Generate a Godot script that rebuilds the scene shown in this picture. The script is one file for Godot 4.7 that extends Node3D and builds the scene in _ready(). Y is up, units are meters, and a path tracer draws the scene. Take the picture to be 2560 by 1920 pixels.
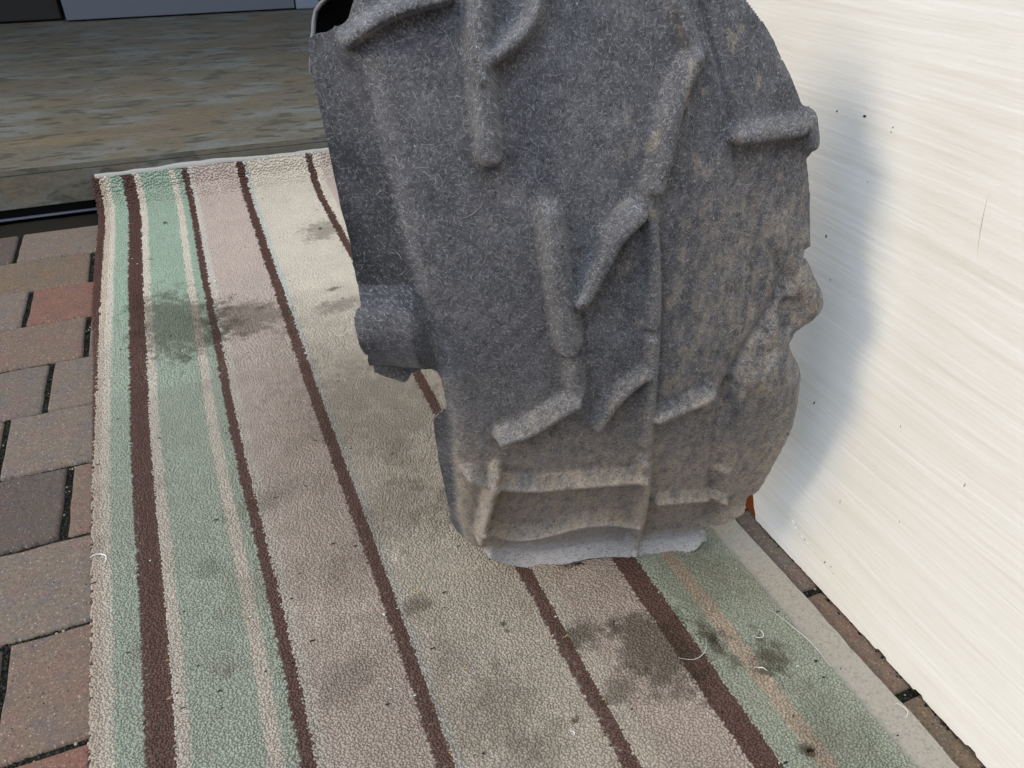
extends Node3D
# A felt wheel arch liner on a striped rug, brick paving, tiled entrance step and a white laminate board.

var rng := RandomNumberGenerator.new()

# ---------------------------------------------------------------- helpers
func tag(o: Node, label := "", category := "", group := "", kind := "") -> Node:
	if label != "": o.set_meta("label", label)
	if category != "": o.set_meta("category", category)
	if group != "": o.set_meta("group", group)
	if kind != "": o.set_meta("kind", kind)
	return o

func base(called: String, at := Vector3.ZERO) -> Node3D:
	var o := Node3D.new()
	o.name = called
	o.position = at
	add_child(o, true)
	return o

func put(called: String, mesh: Mesh, mat: Material, parent: Node = null) -> MeshInstance3D:
	var o := MeshInstance3D.new()
	o.name = called
	o.mesh = mesh
	o.material_override = mat
	(parent if parent != null else self).add_child(o, true)
	return o

func arrays(v: PackedVector3Array, n: PackedVector3Array, uv: PackedVector2Array, idx: PackedInt32Array, col := PackedColorArray()) -> ArrayMesh:
	# every triangle faces the way its normals point
	for q in range(0, idx.size(), 3):
		var g := (v[idx[q + 2]] - v[idx[q]]).cross(v[idx[q + 1]] - v[idx[q]])
		if g.dot(n[idx[q]] + n[idx[q + 1]] + n[idx[q + 2]]) < 0.0:
			var sw := idx[q + 1]
			idx[q + 1] = idx[q + 2]
			idx[q + 2] = sw
	var a := []
	a.resize(Mesh.ARRAY_MAX)
	a[Mesh.ARRAY_VERTEX] = v
	a[Mesh.ARRAY_NORMAL] = n
	if uv.size() > 0: a[Mesh.ARRAY_TEX_UV] = uv
	if col.size() > 0: a[Mesh.ARRAY_COLOR] = col
	a[Mesh.ARRAY_INDEX] = idx
	var m := ArrayMesh.new()
	m.add_surface_from_arrays(Mesh.PRIMITIVE_TRIANGLES, a)
	return m

func mat(c: Color, rough := 0.9, spec := 0.3) -> StandardMaterial3D:
	var m := StandardMaterial3D.new()
	m.albedo_color = c
	m.roughness = rough
	m.metallic_specular = spec
	return m

func noise(s: int, f: float, oct := 3) -> FastNoiseLite:
	var n := FastNoiseLite.new()
	n.seed = s
	n.frequency = f
	n.noise_type = FastNoiseLite.TYPE_SIMPLEX_SMOOTH
	n.fractal_octaves = oct
	return n

func tex(img: Image) -> ImageTexture:
	return ImageTexture.create_from_image(img)

func bump(img: Image, strength: float) -> ImageTexture:
	var h: Image = img.duplicate()
	h.bump_map_to_normal_map(strength)
	return ImageTexture.create_from_image(h)

func interp(t: float, xs: Array, ys: Array) -> float:
	if t <= xs[0]: return ys[0]
	for i in range(1, xs.size()):
		if t <= xs[i]:
			return lerpf(ys[i - 1], ys[i], (t - xs[i - 1]) / (xs[i] - xs[i - 1]))
	return ys[ys.size() - 1]

# a chamfered box as one mesh: centre at origin
func box_mesh(sx: float, sy: float, sz: float, ch := 0.002) -> ArrayMesh:
	var st := SurfaceTool.new()
	st.begin(Mesh.PRIMITIVE_TRIANGLES)
	var h := Vector3(sx, sy, sz) * 0.5
	st.set_smooth_group(-1)
	var ring := func(y: float, inset: float) -> Array:
		var a := h.x - inset
		var b := h.z - inset
		var c := ch
		return [Vector3(-a + c, y, -b), Vector3(a - c, y, -b), Vector3(a, y, -b + c), Vector3(a, y, b - c), Vector3(a - c, y, b), Vector3(-a + c, y, b), Vector3(-a, y, b - c), Vector3(-a, y, -b + c)]
	var rings := [ring.call(-h.y, ch), ring.call(-h.y + ch, 0.0), ring.call(h.y - ch, 0.0), ring.call(h.y, ch)]
	for k in 3:
		for i in 8:
			var j := (i + 1) % 8
			var q := [rings[k][i], rings[k + 1][i], rings[k + 1][j], rings[k][j]]
			for t in [0, 2, 1, 0, 3, 2]:
				st.set_uv(Vector2(q[t].x + q[t].y, q[t].z + q[t].y))
				st.add_vertex(q[t])
	for e in [[0, true], [3, false]]:
		var r: Array = rings[e[0]]
		for i in range(1, 7):
			var tri := [r[0], r[i], r[i + 1]]
			if e[1]: tri = [r[0], r[i + 1], r[i]]
			for p in tri:
				st.set_uv(Vector2(p.x, p.z))
				st.add_vertex(p)
	st.generate_normals()
	return st.commit()

# thin bent thread along points, 4 sided
func thread_mesh(pts: PackedVector3Array, r: float, taper := 0.35) -> ArrayMesh:
	var v := PackedVector3Array()
	var n := PackedVector3Array()
	var idx := PackedInt32Array()
	var cnt := pts.size()
	for i in cnt:
		var d := (pts[mini(i + 1, cnt - 1)] - pts[maxi(i - 1, 0)]).normalized()
		var s := d.cross(Vector3(0.13, 1, 0.21)).normalized()
		var u := s.cross(d)
		var t := float(i) / float(cnt - 1)
		var rr := r * lerpf(1.0, taper, absf(t * 2.0 - 1.0))
		for k in 5:
			var a := TAU * k / 5.0
			var o := s * cos(a) + u * sin(a)
			v.append(pts[i] + o * rr)
			n.append(o)
	for i in cnt - 1:
		for k in 5:
			var a := i * 5 + k
			var b := i * 5 + (k + 1) % 5
			idx.append_array(PackedInt32Array([a, a + 5, b, b, a + 5, b + 5]))
	return arrays(v, n, PackedVector2Array(), idx)

# ---------------------------------------------------------------- textures
func speckle(img: Image, count: int, cols: Array, rmax: float, amin: float, amax: float) -> void:
	var w := img.get_width()
	var h := img.get_height()
	for i in count:
		var cx := rng.randi_range(0, w - 1)
		var cy := rng.randi_range(0, h - 1)
		var c: Color = cols[rng.randi() % cols.size()]
		var r := rng.randf_range(0.4, rmax)
		var al := rng.randf_range(amin, amax)
		var k := int(ceil(r))
		for dy in range(-k, k + 1):
			for dx in range(-k, k + 1):
				var d := sqrt(float(dx * dx + dy * dy))
				if d > r + 0.5: continue
				var x := posmod(cx + dx, w)
				var y := posmod(cy + dy, h)
				img.set_pixel(x, y, img.get_pixel(x, y).lerp(c, al * clampf(r + 0.5 - d, 0.0, 1.0)))

const FW := 1536
const FH := 2048
func felt_images() -> Array:
	var lw := 384
	var lh := 512
	var lo := Image.create(lw, lh, false, Image.FORMAT_RGB8)
	var n1 := noise(11, 0.02, 4)
	var n2 := noise(12, 0.07, 3)
	var n3 := noise(13, 0.012, 3)
	var n4 := noise(14, 0.25, 2)
	var n5 := noise(15, 0.11, 3)
	for j in lh:
		var y := (1.0 - (j + 0.5) / lh) * 0.64
		for i in lw:
			var x := (i + 0.5) / lw * 0.48 - 0.24
			var a := n1.get_noise_2d(i, j)
			var b := n2.get_noise_2d(i, j)
			var c := Color(0.28, 0.28, 0.291).lerp(Color(0.39, 0.387, 0.395), clampf(0.5 + 0.5 * a + 0.5 * b, 0.0, 1.0))
			# grey tan dust: mostly low down and on the outer side, streaked downwards
			var streak := n3.get_noise_2d(i * 9.0, j * 1.6)
			var mottle := n5.get_noise_2d(i * 1.3, j * 0.55)
			var low := smoothstep(0.30, 0.10, y + 0.03 * a)
			var side := smoothstep(0.00, 0.06, x) * smoothstep(0.47, 0.36, y) * 0.75
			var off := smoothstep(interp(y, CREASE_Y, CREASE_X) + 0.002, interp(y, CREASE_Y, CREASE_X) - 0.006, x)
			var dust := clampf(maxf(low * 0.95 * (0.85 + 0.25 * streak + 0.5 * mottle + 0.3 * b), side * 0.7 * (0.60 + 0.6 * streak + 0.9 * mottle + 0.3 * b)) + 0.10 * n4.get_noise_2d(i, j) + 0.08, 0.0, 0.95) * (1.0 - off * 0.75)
			var patch := smoothstep(0.34, 0.5, n2.get_noise_2d(i * 0.6 + 300.0, j * 0.4)) * smoothstep(-0.06, 0.03, x)
			dust = maxf(dust, patch * 0.6)
			c = c.lerp(Color(0.59, 0.535, 0.465), dust)
			c = c.lerp(Color(0.15, 0.155, 0.17), off * clampf((0.12 + 0.62 * smoothstep(0.47, 0.40, y) * smoothstep(0.29, 0.34, y) + 0.75 * smoothstep(0.27, 0.2, y)) * (0.8 + a), 0.0, 0.9))  # darker undusted felt, plus concave shade painted at mid height of the side panel
			# the pressed grey foot of the sheet
			c = c.lerp(Color(0.66, 0.65, 0.645), smoothstep(0.040, 0.026, y + 0.006 * b + 0.005 * a) * 0.9)
			c = c.lerp(Color(0.66, 0.65, 0.645), smoothstep(0.085, 0.06, y + 0.012 * a) * smoothstep(-0.10, -0.07, x) * smoothstep(0.05, 0.02, x) * 0.4)
			lo.set_pixel(i, j, c)
	lo.resize(FW, FH, Image.INTERPOLATE_CUBIC)
	var hi := Image.create(FW, FH, false, Image.FORMAT_L8)
	hi.fill(Color(0.4, 0.4, 0.4))
	for s in 170000:
		var x := rng.randf() * FW
		var y := rng.randf() * FH
		var a := rng.randf() * TAU
		var len := rng.randi_range(3, 10)
		var curl := rng.randf_range(-0.14, 0.14)
		var dark := rng.randf() < 0.34
		var al := rng.randf_range(0.10, 0.42) * 1.4
		var col := Color(0.05, 0.055, 0.07) if dark else Color(0.74, 0.735, 0.72)
		if not dark and rng.randf() < 0.006:
			al = 0.6
			len *= 3
			curl *= 0.25
		for k in len:
			x += cos(a)
			y += sin(a)
			a += curl
			var px := posmod(int(x), FW)
			var py := posmod(int(y), FH)
			lo.set_pixel(px, py, lo.get_pixel(px, py).lerp(col, al))
			if (k & 1) == 0: hi.set_pixel(px, py, Color(0.12, 0.12, 0.12) if dark else Color(0.85, 0.85, 0.85))
	# pale grains and bits of lint caught in the felt
	speckle(lo, 500, [Color(0.8, 0.79, 0.76), Color(0.62, 0.56, 0.46)], 1.7, 0.3, 0.9)
	return [lo, hi]

func board_images() -> Array:
	var w := 2048
	var h := 1280
	var im := Image.create(w, h, false, Image.FORMAT_RGB8)
	var hi := Image.create(w, h, false, Image.FORMAT_L8)
	var warp := noise(21, 0.0035, 2)
	var n1 := noise(22, 1.0, 2)
	var n2 := noise(23, 1.0, 3)
	var n3 := noise(24, 1.0, 2)
	for j in h:
		for i in w:
			var wy := j + 14.0 * warp.get_noise_2d(i * 0.35, j * 0.6)
			var fine := n1.get_noise_2d(i * 0.0035, wy * 0.26)
			var mid := n2.get_noise_2d(i * 0.0022, wy * 0.07)
			var grainy := n3.get_noise_2d(i * 0.012, wy * 0.6)
			var d := clampf(0.40 + 0.34 * mid + 0.30 * fine + 0.26 * grainy, 0.0, 1.0)
			var c := Color(0.905, 0.895, 0.86).lerp(Color(0.83, 0.808, 0.755), d * d)
			if fine < -0.42: c = c.lerp(Color(0.94, 0.935, 0.915), 0.4)
			im.set_pixel(i, j, c)
			var g := clampf(0.5 - 0.4 * fine - 0.3 * grainy, 0.0, 1.0)
			hi.set_pixel(i, j, Color(g, g, g))
	return [im, hi]

func slate_images() -> Array:
	var w := 1024
	var h := 768
	var im := Image.create(w, h, false, Image.FORMAT_RGB8)
	var hi := Image.create(w, h, false, Image.FORMAT_L8)
	var n1 := noise(31, 1.0, 4)
	var n2 := noise(32, 1.0, 4)
	var n3 := noise(33, 1.0, 3)
	var n4 := noise(34, 1.0, 3)
	for j in h:
		for i in w:
			var band := n1.get_noise_2d(i * 0.0045, j * 0.014)
			var tone := n2.get_noise_2d(i * 0.010, j * 0.028)
			var pit := n3.get_noise_2d(i * 0.026, j * 0.065)
			var fine := 0.6 * n4.get_noise_2d(i * 0.07, j * 0.15) + 0.7 * n4.get_noise_2d(i * 0.22 + 50.0, j * 0.33)
			var c := Color(0.53, 0.50, 0.44).lerp(Color(0.58, 0.585, 0.565), smoothstep(-0.15, 0.45, tone))
			c = c.lerp(Color(0.58, 0.49, 0.39), smoothstep(0.05, 0.5, band) * 0.5)
			c = c.lerp(Color(0.64, 0.565, 0.44), smoothstep(0.30, 0.6, n2.get_noise_2d(i * 0.006 + 90.0, j * 0.03)) * 0.5)
			var crack := smoothstep(0.20, 0.46, pit - 0.25 * band)
			c = c.lerp(Color(0.27, 0.26, 0.23), crack * 0.38)
			c = c.lerp(Color(0.66, 0.66, 0.63), smoothstep(0.25, 0.55, fine) * 0.25)
			c = c.lerp(Color(0.40, 0.385, 0.35), smoothstep(0.15, 0.55, -fine) * 0.45)
			im.set_pixel(i, j, c)
			var g := clampf(0.6 + 0.25 * fine - 0.5 * crack + 0.2 * tone, 0.0, 1.0)
			hi.set_pixel(i, j, Color(g, g, g))
	return [im, hi]

func brick_images() -> Array:
	var w := 640
	var im := Image.create(w, w, false, Image.FORMAT_RGB8)
	var n1 := noise(41, 0.009, 3)
	var n2 := noise(42, 0.012, 3)
	var n3 := noise(43, 0.06, 3)
	for j in w:
		for i in w:
			var c := Color(0.475, 0.42, 0.365)
			c = c.lerp(Color(0.52, 0.40, 0.37), smoothstep(0.05, 0.5, n1.get_noise_2d(i, j)) * 0.5)
			c = c.lerp(Color(0.405, 0.39, 0.39), smoothstep(0.02, 0.5, n2.get_noise_2d(i, j)) * 0.45)
			c = c.lerp(Color(0.56, 0.50, 0.42), smoothstep(0.1, 0.5, n3.get_noise_2d(i, j)) * 0.35)
			im.set_pixel(i, j, c)
	var hi := Image.create(w, w, false, Image.FORMAT_L8)
	hi.fill(Color(0.5, 0.5, 0.5))
	speckle(im, 30000, [Color(0.29, 0.25, 0.23), Color(0.37, 0.32, 0.29), Color(0.68, 0.60, 0.52), Color(0.63, 0.51, 0.43), Color(0.42, 0.39, 0.40)], 1.9, 0.25, 0.6)
	speckle(im, 2600, [Color(0.84, 0.80, 0.75), Color(0.76, 0.69, 0.60)], 1.5, 0.4, 0.9)
	speckle(im, 260, [Color(0.10, 0.09, 0.09)], 1.8, 0.5, 0.9)
	speckle(hi, 30000, [Color(0.2, 0.2, 0.2), Color(0.8, 0.8, 0.8)], 1.6, 0.3, 0.8)
	return [im, hi]

# ---------------------------------------------------------------- the liner
const CELL := 0.0016
const CREASE_Y: Array = [0.0483, 0.107, 0.1633, 0.2134, 0.2625, 0.3082, 0.3588, 0.4065, 0.4491, 0.4989, 0.5218, 0.5507]
const CREASE_X: Array = [-0.1302, -0.137, -0.1374, -0.1381, -0.1424, -0.1488, -0.159, -0.1679, -0.1735, -0.1806, -0.1887, -0.1961]
const FLANGE_Y: Array = [0.0485, 0.1385, 0.1949, 0.2321, 0.2642, 0.2891, 0.3145, 0.339, 0.3926, 0.4437, 0.4811, 0.5117, 0.5449]
const FLANGE_X: Array = [0.1133, 0.0936, 0.0841, 0.0816, 0.0858, 0.0948, 0.1092, 0.1156, 0.0834, 0.0692, 0.0562, 0.0434, 0.0374]

func bow(y: float) -> float:
	var f := clampf(1.0 - y / 0.035, 0.0, 1.3)
	return 0.084 - 0.86 * (y - 0.28) * (y - 0.28) + 0.012 * f * f

func softplus(t: float, w: float) -> float:
	return w * log(1.0 + exp(clampf(t / w, -40.0, 40.0)))

var crease_tab := PackedFloat32Array()
var flange_tab := PackedFloat32Array()
func shell_depth(x: float, y: float) -> float:
	var k := clampi(int(y * 1000.0) + 40, 0, 719)
	var sl := interp(y, [0.0, 0.05, 0.2, 0.3, 0.62], [1.9, 1.9, 1.9, 1.75, 1.6])
	# the side panel falls away behind the crease and flares out again at its edge
	return bow(y) - sl * 0.028 * (1.0 - exp(-softplus(crease_tab[k] - x, 0.005) / 0.028)) - interp(y, [0.0, 0.1, 0.3, 0.45, 0.62], [0.0, 0.4, 0.55, 1.2, 1.4]) * pow(maxf(x + 0.02, 0.0), 2.0)

func mm(a: Array) -> PackedVector2Array:
	var p := PackedVector2Array()
	for i in range(0, a.size(), 2):
		p.append(Vector2(a[i], a[i + 1]) * 0.001)
	return p

# cut the corners of a line twice, ends kept
func rounded(p: PackedVector2Array) -> PackedVector2Array:
	for pass_no in 2:
		var q := PackedVector2Array([p[0]])
		for i in p.size() - 1:
			q.append(p[i].lerp(p[i + 1], 0.25))
			q.append(p[i].lerp(p[i + 1], 0.75))
		q.append(p[p.size() - 1])
		p = q
	return p

# add a moulded ridge (or dip) along a polyline to the height field; weight w receives 0..1
func mould(line: PackedVector2Array, half: float, amp: float, nx: int, ny: int, org: Vector2, field: PackedFloat32Array, id: int, ids: PackedInt32Array, wts: PackedFloat32Array, gx: PackedFloat32Array, gy: PackedFloat32Array, shape := 0) -> void:
	var reach := half * (1.9 if shape == 0 else 1.2)
	var w := {}
	for s in line.size() - 1:
		var a := line[s]
		var b := line[s + 1]
		var i0 := maxi(0, int((minf(a.x, b.x) - reach - org.x) / CELL))
		var i1 := mini(nx - 1, int((maxf(a.x, b.x) + reach - org.x) / CELL) + 1)
		var j0 := maxi(0, int((minf(a.y, b.y) - reach - org.y) / CELL))
		var j1 := mini(ny - 1, int((maxf(a.y, b.y) + reach - org.y) / CELL) + 1)
		for j in range(j0, j1 + 1):
			for i in range(i0, i1 + 1):
				var k := j * nx + i
				var p := Vector2(gx[k], gy[k])
				var d := p.distance_to(Geometry2D.get_closest_point_to_segment(p, a, b))
				if d >= reach: continue
				var h: float
				if shape == 0: h = 0.86 * (1.0 - smoothstep(0.17, 0.60, d / reach)) + 0.14 * maxf(0.0, exp(-pow(d / (half * 1.15), 2.0)) - 0.065)
				elif shape == 3: h = pow(1.0 - d / reach, 1.6)
				elif shape == 2: h = sqrt(maxf(0.0, 1.0 - pow(d / reach, 2.0)))
				else: h = exp(-pow(d / (half * 0.6), 2.0))
				if h > w.get(k, 0.0): w[k] = h
	for k in w:
		var v: float = w[k] * amp
		if amp > 0.0 and id >= 0 and shape == 0:
			# ribs that meet merge instead of piling up
			var old: float = field[k]
			field[k] = maxf(old, v) + 0.25 * minf(maxf(old, 0.0), v)
		else:
			field[k] += v
		if id >= 0 and w[k] > 0.36 and w[k] > wts[k]:
			wts[k] = w[k]
			ids[k] = id

func build_liner(felt: Material, dark: Material, hair: Material) -> void:
	var root := base("wheel_arch_liner", Vector3(0.2936, 0.0, -0.4985))
	root.rotation.y = deg_to_rad(-15.0)
	tag(root, "dusty grey felt wheel arch liner with moulded ribs, standing on end on the striped rug", "wheel arch liner")
	for k in 720:
		var y := (k - 40) * 0.001
		crease_tab.append(interp(y, CREASE_Y, CREASE_X))
		flange_tab.append(interp(y, FLANGE_Y, FLANGE_X))
	# the cut outline of the sheet, in millimetres
	var upper_left := mm([-182.5, 556.7, -183.3, 534.1, -185.5, 525.6, -187.5, 521.3, -190.3, 514.7, -194, 511.3, -199.8, 508.6, -206.7, 504.5, -212.7, 503.3, -217.6, 500.6, -218.8, 498.4, -219, 487.3, -217.7, 475.5, -215.2, 453.3, -213.2, 437.6, -211.5, 419.5, -209.6, 404.3, -208.7, 392.9, -206.7, 383, -205, 370.2, -204.5, 353.7, -203.5, 338.5])
	var bracket_side := mm([-200.8, 329.4, -204.9, 326, -206.2, 320, -205.4, 312.8, -204, 303.2, -202, 297.1, -199.2, 293.1, -199.7, 281.5, -198.2, 256, -189.5, 252.4, -175.6, 250, -172.2, 253.3, -168.8, 262.2, -164.5, 267.3, -152.6, 276.6, -148.8, 277.2, -146.4, 272.2, -144, 257.9, -142.7, 242.4, -147.9, 232.4])
	var lower_left := mm([-153.9, 219.4, -153.2, 200, -151.5, 169, -148.9, 145.8, -146.1, 115.4, -143.7, 90.3, -142.8, 69.9, -138.4, 56.6, -128.3, 46.3, -117.4, 36.2])
	var foot := mm([-106.4, 26.4, -93.4, 16.4, -78, 9.4, -59.9, 5.5, -44.3, 5.7, -26.2, 9, -6.6, 12.8, 13.1, 11.9, 42.9, 7, 64.5, 6.5, 84.7, 4.6, 100.7, 7.9, 111.3, 12.5, 117.1, 22, 113.2, 42.1, 123.6, 59.2, 131.4, 67.4, 139.7, 77.9])
	var lower_right := mm([144.7, 88.5, 149, 103.8, 151.1, 119.3, 153.7, 145.6, 157.3, 168.7, 160.2, 187.6, 159.7, 206.1, 158.2, 218.8, 157.2, 228.8, 154.9, 242.4, 149.3, 253, 145.2, 260.2, 135.9, 273.8, 131.2, 284.3, 131.7, 289.7, 133.6, 294.1, 139.7, 297, 147.1, 299.3, 150.9, 302.4, 151, 311.5, 150.6, 319.9, 147.5, 327.3])
	var upper_right := mm([143.2, 333, 138.2, 339.6, 136.5, 345.7, 134.9, 349.2, 131.8, 350.6, 130.8, 352.2, 131.9, 357.1, 137.4, 358.7, 136.4, 373.6, 135.5, 391.5, 128.9, 419.2, 134.1, 424.3, 134.2, 434.8, 132.2, 444.7, 133.5, 448.6, 128, 453, 120.9, 455.3, 116.3, 463.4, 108.7, 475.7, 100.5, 486.5, 93.6, 497.4, 84.8, 508.2, 76.7, 516.6, 71.6, 521.8, 62.1, 531.1, 44.5, 546.9])
	var outline := PackedVector2Array()
	for part in [upper_left, bracket_side, lower_left, foot, lower_right, upper_right]: outline.append_array(part)
	outline.append(Vector2(-0.03, 0.585))
	outline.append(Vector2(-0.12, 0.588))
	var org := Vector2(-0.226, 0.0)
	var nx := 268
	var ny := 371
	var total := nx * ny
	var gx := PackedFloat32Array(); gx.resize(total)
	var gy := PackedFloat32Array(); gy.resize(total)
	var near := PackedFloat32Array(); near.resize(total); near.fill(1.0)
	var inside := PackedByteArray(); inside.resize(total)
	var on := PackedByteArray(); on.resize(total)
	var snapx := PackedFloat32Array(); snapx.resize(total)
	var snapy := PackedFloat32Array(); snapy.resize(total)
	for j in ny:
		for i in nx:
			var k := j * nx + i
			gx[k] = org.x + i * CELL
			gy[k] = org.y + j * CELL
			inside[k] = 1 if Geometry2D.is_point_in_polygon(Vector2(gx[k], gy[k]), outline) else 0
	for k in range(nx, total - nx):
		if inside[k] == 0 and inside[k - 1] + inside[k + 1] + inside[k - nx] + inside[k + nx] == 4: inside[k] = 1
	# pull grid points near it onto it
	for s in outline.size():
		var a := outline[s]
		var b := outline[(s + 1) % outline.size()]
		var m := 0.03
		var i0 := maxi(0, int((minf(a.x, b.x) - m - org.x) / CELL))
		var i1 := mini(nx - 1, int((maxf(a.x, b.x) + m - org.x) / CELL) + 1)
		var j0 := maxi(0, int((minf(a.y, b.y) - m - org.y) / CELL))
		var j1 := mini(ny - 1, int((maxf(a.y, b.y) + m - org.y) / CELL) + 1)
		for j in range(j0, j1 + 1):
			for i in range(i0, i1 + 1):
				var k := j * nx + i
				var p := Vector2(gx[k], gy[k])
				var q := Geometry2D.get_closest_point_to_segment(p, a, b)
				var d := p.distance_to(q)
				if d < near[k]:
					near[k] = d
					snapx[k] = q.x
					snapy[k] = q.y
	for k in total:
		if near[k] < CELL * 0.62:
			gx[k] = snapx[k]
			gy[k] = snapy[k]
			on[k] = 1
	var holes := mm([146.7, 306.9, 152.3, 184.5, 136.6, 63.8])
	var hole_r := [0.0034, 0.0028, 0.0022]
	var drop := PackedByteArray(); drop.resize(total)
	for hi in holes.size():
		for k in total:
			if on[k] != 0: continue
			var d := Vector2(gx[k], gy[k]).distance_to(holes[hi])
			if d < hole_r[hi] + CELL * 0.55:
				if d < 0.0002:
					drop[k] = 1
					continue
				var q: Vector2 = holes[hi] + (Vector2(gx[k], gy[k]) - holes[hi]).normalized() * hole_r[hi]
				drop[k] = 1 if d < hole_r[hi] * 0.45 else 0
				gx[k] = q.x
				gy[k] = q.y
				on[k] = 2
	# moulded relief
	var field := PackedFloat32Array(); field.resize(total)
	var ids := PackedInt32Array(); ids.resize(total); ids.fill(-1)
	var wts := PackedFloat32Array(); wts.resize(total)
	var ribs := [
		[10, 9, [-109.2, 551.8, -109.8, 532.5, -109.9, 510.3, -109.7, 491.2]],
		[10, 10, [-108.9, 483.4, -107.6, 460.8, -106, 440.1]],
		[6.6, 9, [-105.4, 495.5, -94.8, 500.4, -85.7, 506.9, -77.9, 514.8, -73.1, 524.8, -70.5, 539.5]],
		[6.2, 8, [-192.9, 502.8, -179.3, 512.9, -164.5, 520.4, -147, 525.1, -129.6, 528.3]],
		[8.6, 9, [30.7, 491.3, 18.9, 471.7, 14.9, 454.7, 11.2, 435.2, 6.6, 417.1]],
		[6.6, 5, [11.3, 545.3, 18, 523.5, 25, 510.1, 31.5, 495.1]],
		[6.6, 5, [2.8, 414.5, 7, 376.6, 10, 349.3, 12.8, 314.2]],
		[6.9, 6, [13.9, 300.4, 16.4, 261.9, 19.5, 223.1, 22.3, 195.8]],
		[7.2, 7, [24.4, 171.8, 30.6, 130.2, 36.5, 79.9, 41.6, 15.5]],
		[8.6, 10, [-5.7, 398.5, -20, 386.9, -28.5, 369.6, -36.8, 353.4, -43.9, 339.9]],
		[10.7, 9.5, [-65.5, 398.4, -61.4, 366.9, -56.4, 335.6, -50.7, 302.1]],
		[8.3, 6, [-45.5, 280.4, -42.7, 258.3]],
		[6.9, 10, [-100.6, 219.2, -79.1, 227.2, -59.2, 242, -43.9, 252.9]],
		[6.9, 7, [-23.2, 223.8, -15.4, 241.9, -4.7, 258.6, 9.9, 272.4]],
		[6.6, 8, [27.2, 227.2, 46.5, 235.6, 68.8, 244.9]],
		[6.6, 9, [-127.2, 176.4, -105.3, 162.2, -72.1, 155.3, -31.2, 155.2, 25.3, 153.6]],
		[6.2, 9, [-110.6, 91, -89, 73.2, -59.9, 71.5, -28, 87.2, 3.1, 88.7, 32, 74.4]],
		[5.9, 10, [-104.7, 179, -108.3, 150.7, -112.7, 114.8, -117.3, 73.1]],
		[5.9, 7, [47.7, 110.5, 76.7, 107.7, 111.9, 102.3]],
		[7.6, 8, [66.2, 443.1, 88.3, 443.8, 114.8, 443.4]],
		[10.3, 7, [125, 445.7, 128.9, 433.8]],
		[21.4, 5, [116.5, 261.4, 139.7, 228.3, 154.2, 163, 158.6, 105.2]],
		[11.7, 3.5, [135.5, 336, 146.2, 315.4]],
	]
	var rid := 0
	for r in ribs:
		mould(rounded(mm(r[2])), r[0] * 0.00098, r[1] * 0.0018, nx, ny, org, field, rid, ids, wts, gx, gy)
		rid += 1
	var others := [
		[9, -9, [123.7, 316.3, 124.7, 298.8], 0],
		[9, -6, [137.3, 280, 145.2, 265.3], 0],
		[6.9, -6, [86.5, 247.9, 95.2, 194.6, 101.7, 150], 0],
		[3.4, -3, [29, 536.4, 34.7, 523.1, 51.1, 482.8, 60.6, 451.9, 70.5, 411.7], 1],
		[2.8, -2.2, [11.4, 388, 15.8, 365, 20, 328, 21.6, 287.2, 24, 240.5], 1],
		[2.8, -2, [-43.5, 338.6, -37, 295.6, -30.8, 246.1, -27, 220.1], 1],
	]
	for r in others:
		mould(mm(r[2]), r[0] * 0.001, r[1] * 0.001, nx, ny, org, field, -1, ids, wts, gx, gy, r[3])
	mould(foot, 0.0105, 0.0115, nx, ny, org, field, -1, ids, wts, gx, gy, 3)
	var bracket := PackedFloat32Array(); bracket.resize(total)
	var bid := PackedInt32Array(); bid.resize(total)
	var bw := PackedFloat32Array(); bw.resize(total)
	mould(mm([-208.6, 300.9, -179.1, 306, -143.2, 320.4]), 0.0269, 0.032, nx, ny, org, bracket, 0, bid, bw, gx, gy, 2)
	# the bracket ends in a short wall at the crease
	for k in total:
		if bracket[k] > 0.0:
			var xc := crease_tab[clampi(int(gy[k] * 1000.0) + 40, 0, 719)]
			bracket[k] *= 1.0 - smoothstep(xc - 0.016, xc + 0.003, gx[k])
			if gx[k] > xc - 0.001: bw[k] = 0.0
	var fold := noise(51, 6.0, 2)
	var fuzz := noise(52, 90.0, 2)
	var pos := PackedVector3Array(); pos.resize(total)
	var uvs := PackedVector2Array(); uvs.resize(total)
	var tint := PackedColorArray(); tint.resize(total)
	for k in total:
		var x := gx[k]
		var y := gy[k]
		var yk := clampi(int(y * 1000.0) + 40, 0, 719)
		var z := shell_depth(x, y) + field[k] + bracket[k]
		var t := x - flange_tab[yk]
		var f := smoothstep(0.40, 0.33, y)
		z += f * (0.009 * smoothstep(0.0, 0.016, t) - 0.0035 * exp(-pow(t / 0.0035, 2.0)))
		z -= 0.25 * maxf(t - 0.035, 0.0) * f
		if x > 0.0 and y > 0.03 and near[k] < 0.009:
			z -= 0.004 * pow(1.0 - near[k] / 0.009, 2.0)
		z += 0.0012 * fold.get_noise_2d(x, y) + 0.00035 * fuzz.get_noise_2d(x, y)
		pos[k] = Vector3(x, y, z)
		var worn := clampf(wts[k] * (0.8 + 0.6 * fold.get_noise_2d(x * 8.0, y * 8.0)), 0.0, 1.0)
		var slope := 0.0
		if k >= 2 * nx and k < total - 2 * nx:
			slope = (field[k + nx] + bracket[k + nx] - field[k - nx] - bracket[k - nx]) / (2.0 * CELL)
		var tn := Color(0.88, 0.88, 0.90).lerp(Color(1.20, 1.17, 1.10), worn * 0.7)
		# settled dust and painted light on the ledges of the relief; painted shade below them
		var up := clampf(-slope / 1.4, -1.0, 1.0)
		var ds := 1.0 + 0.5 * fold.get_noise_2d(x * 12.0, y * 12.0)
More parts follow.
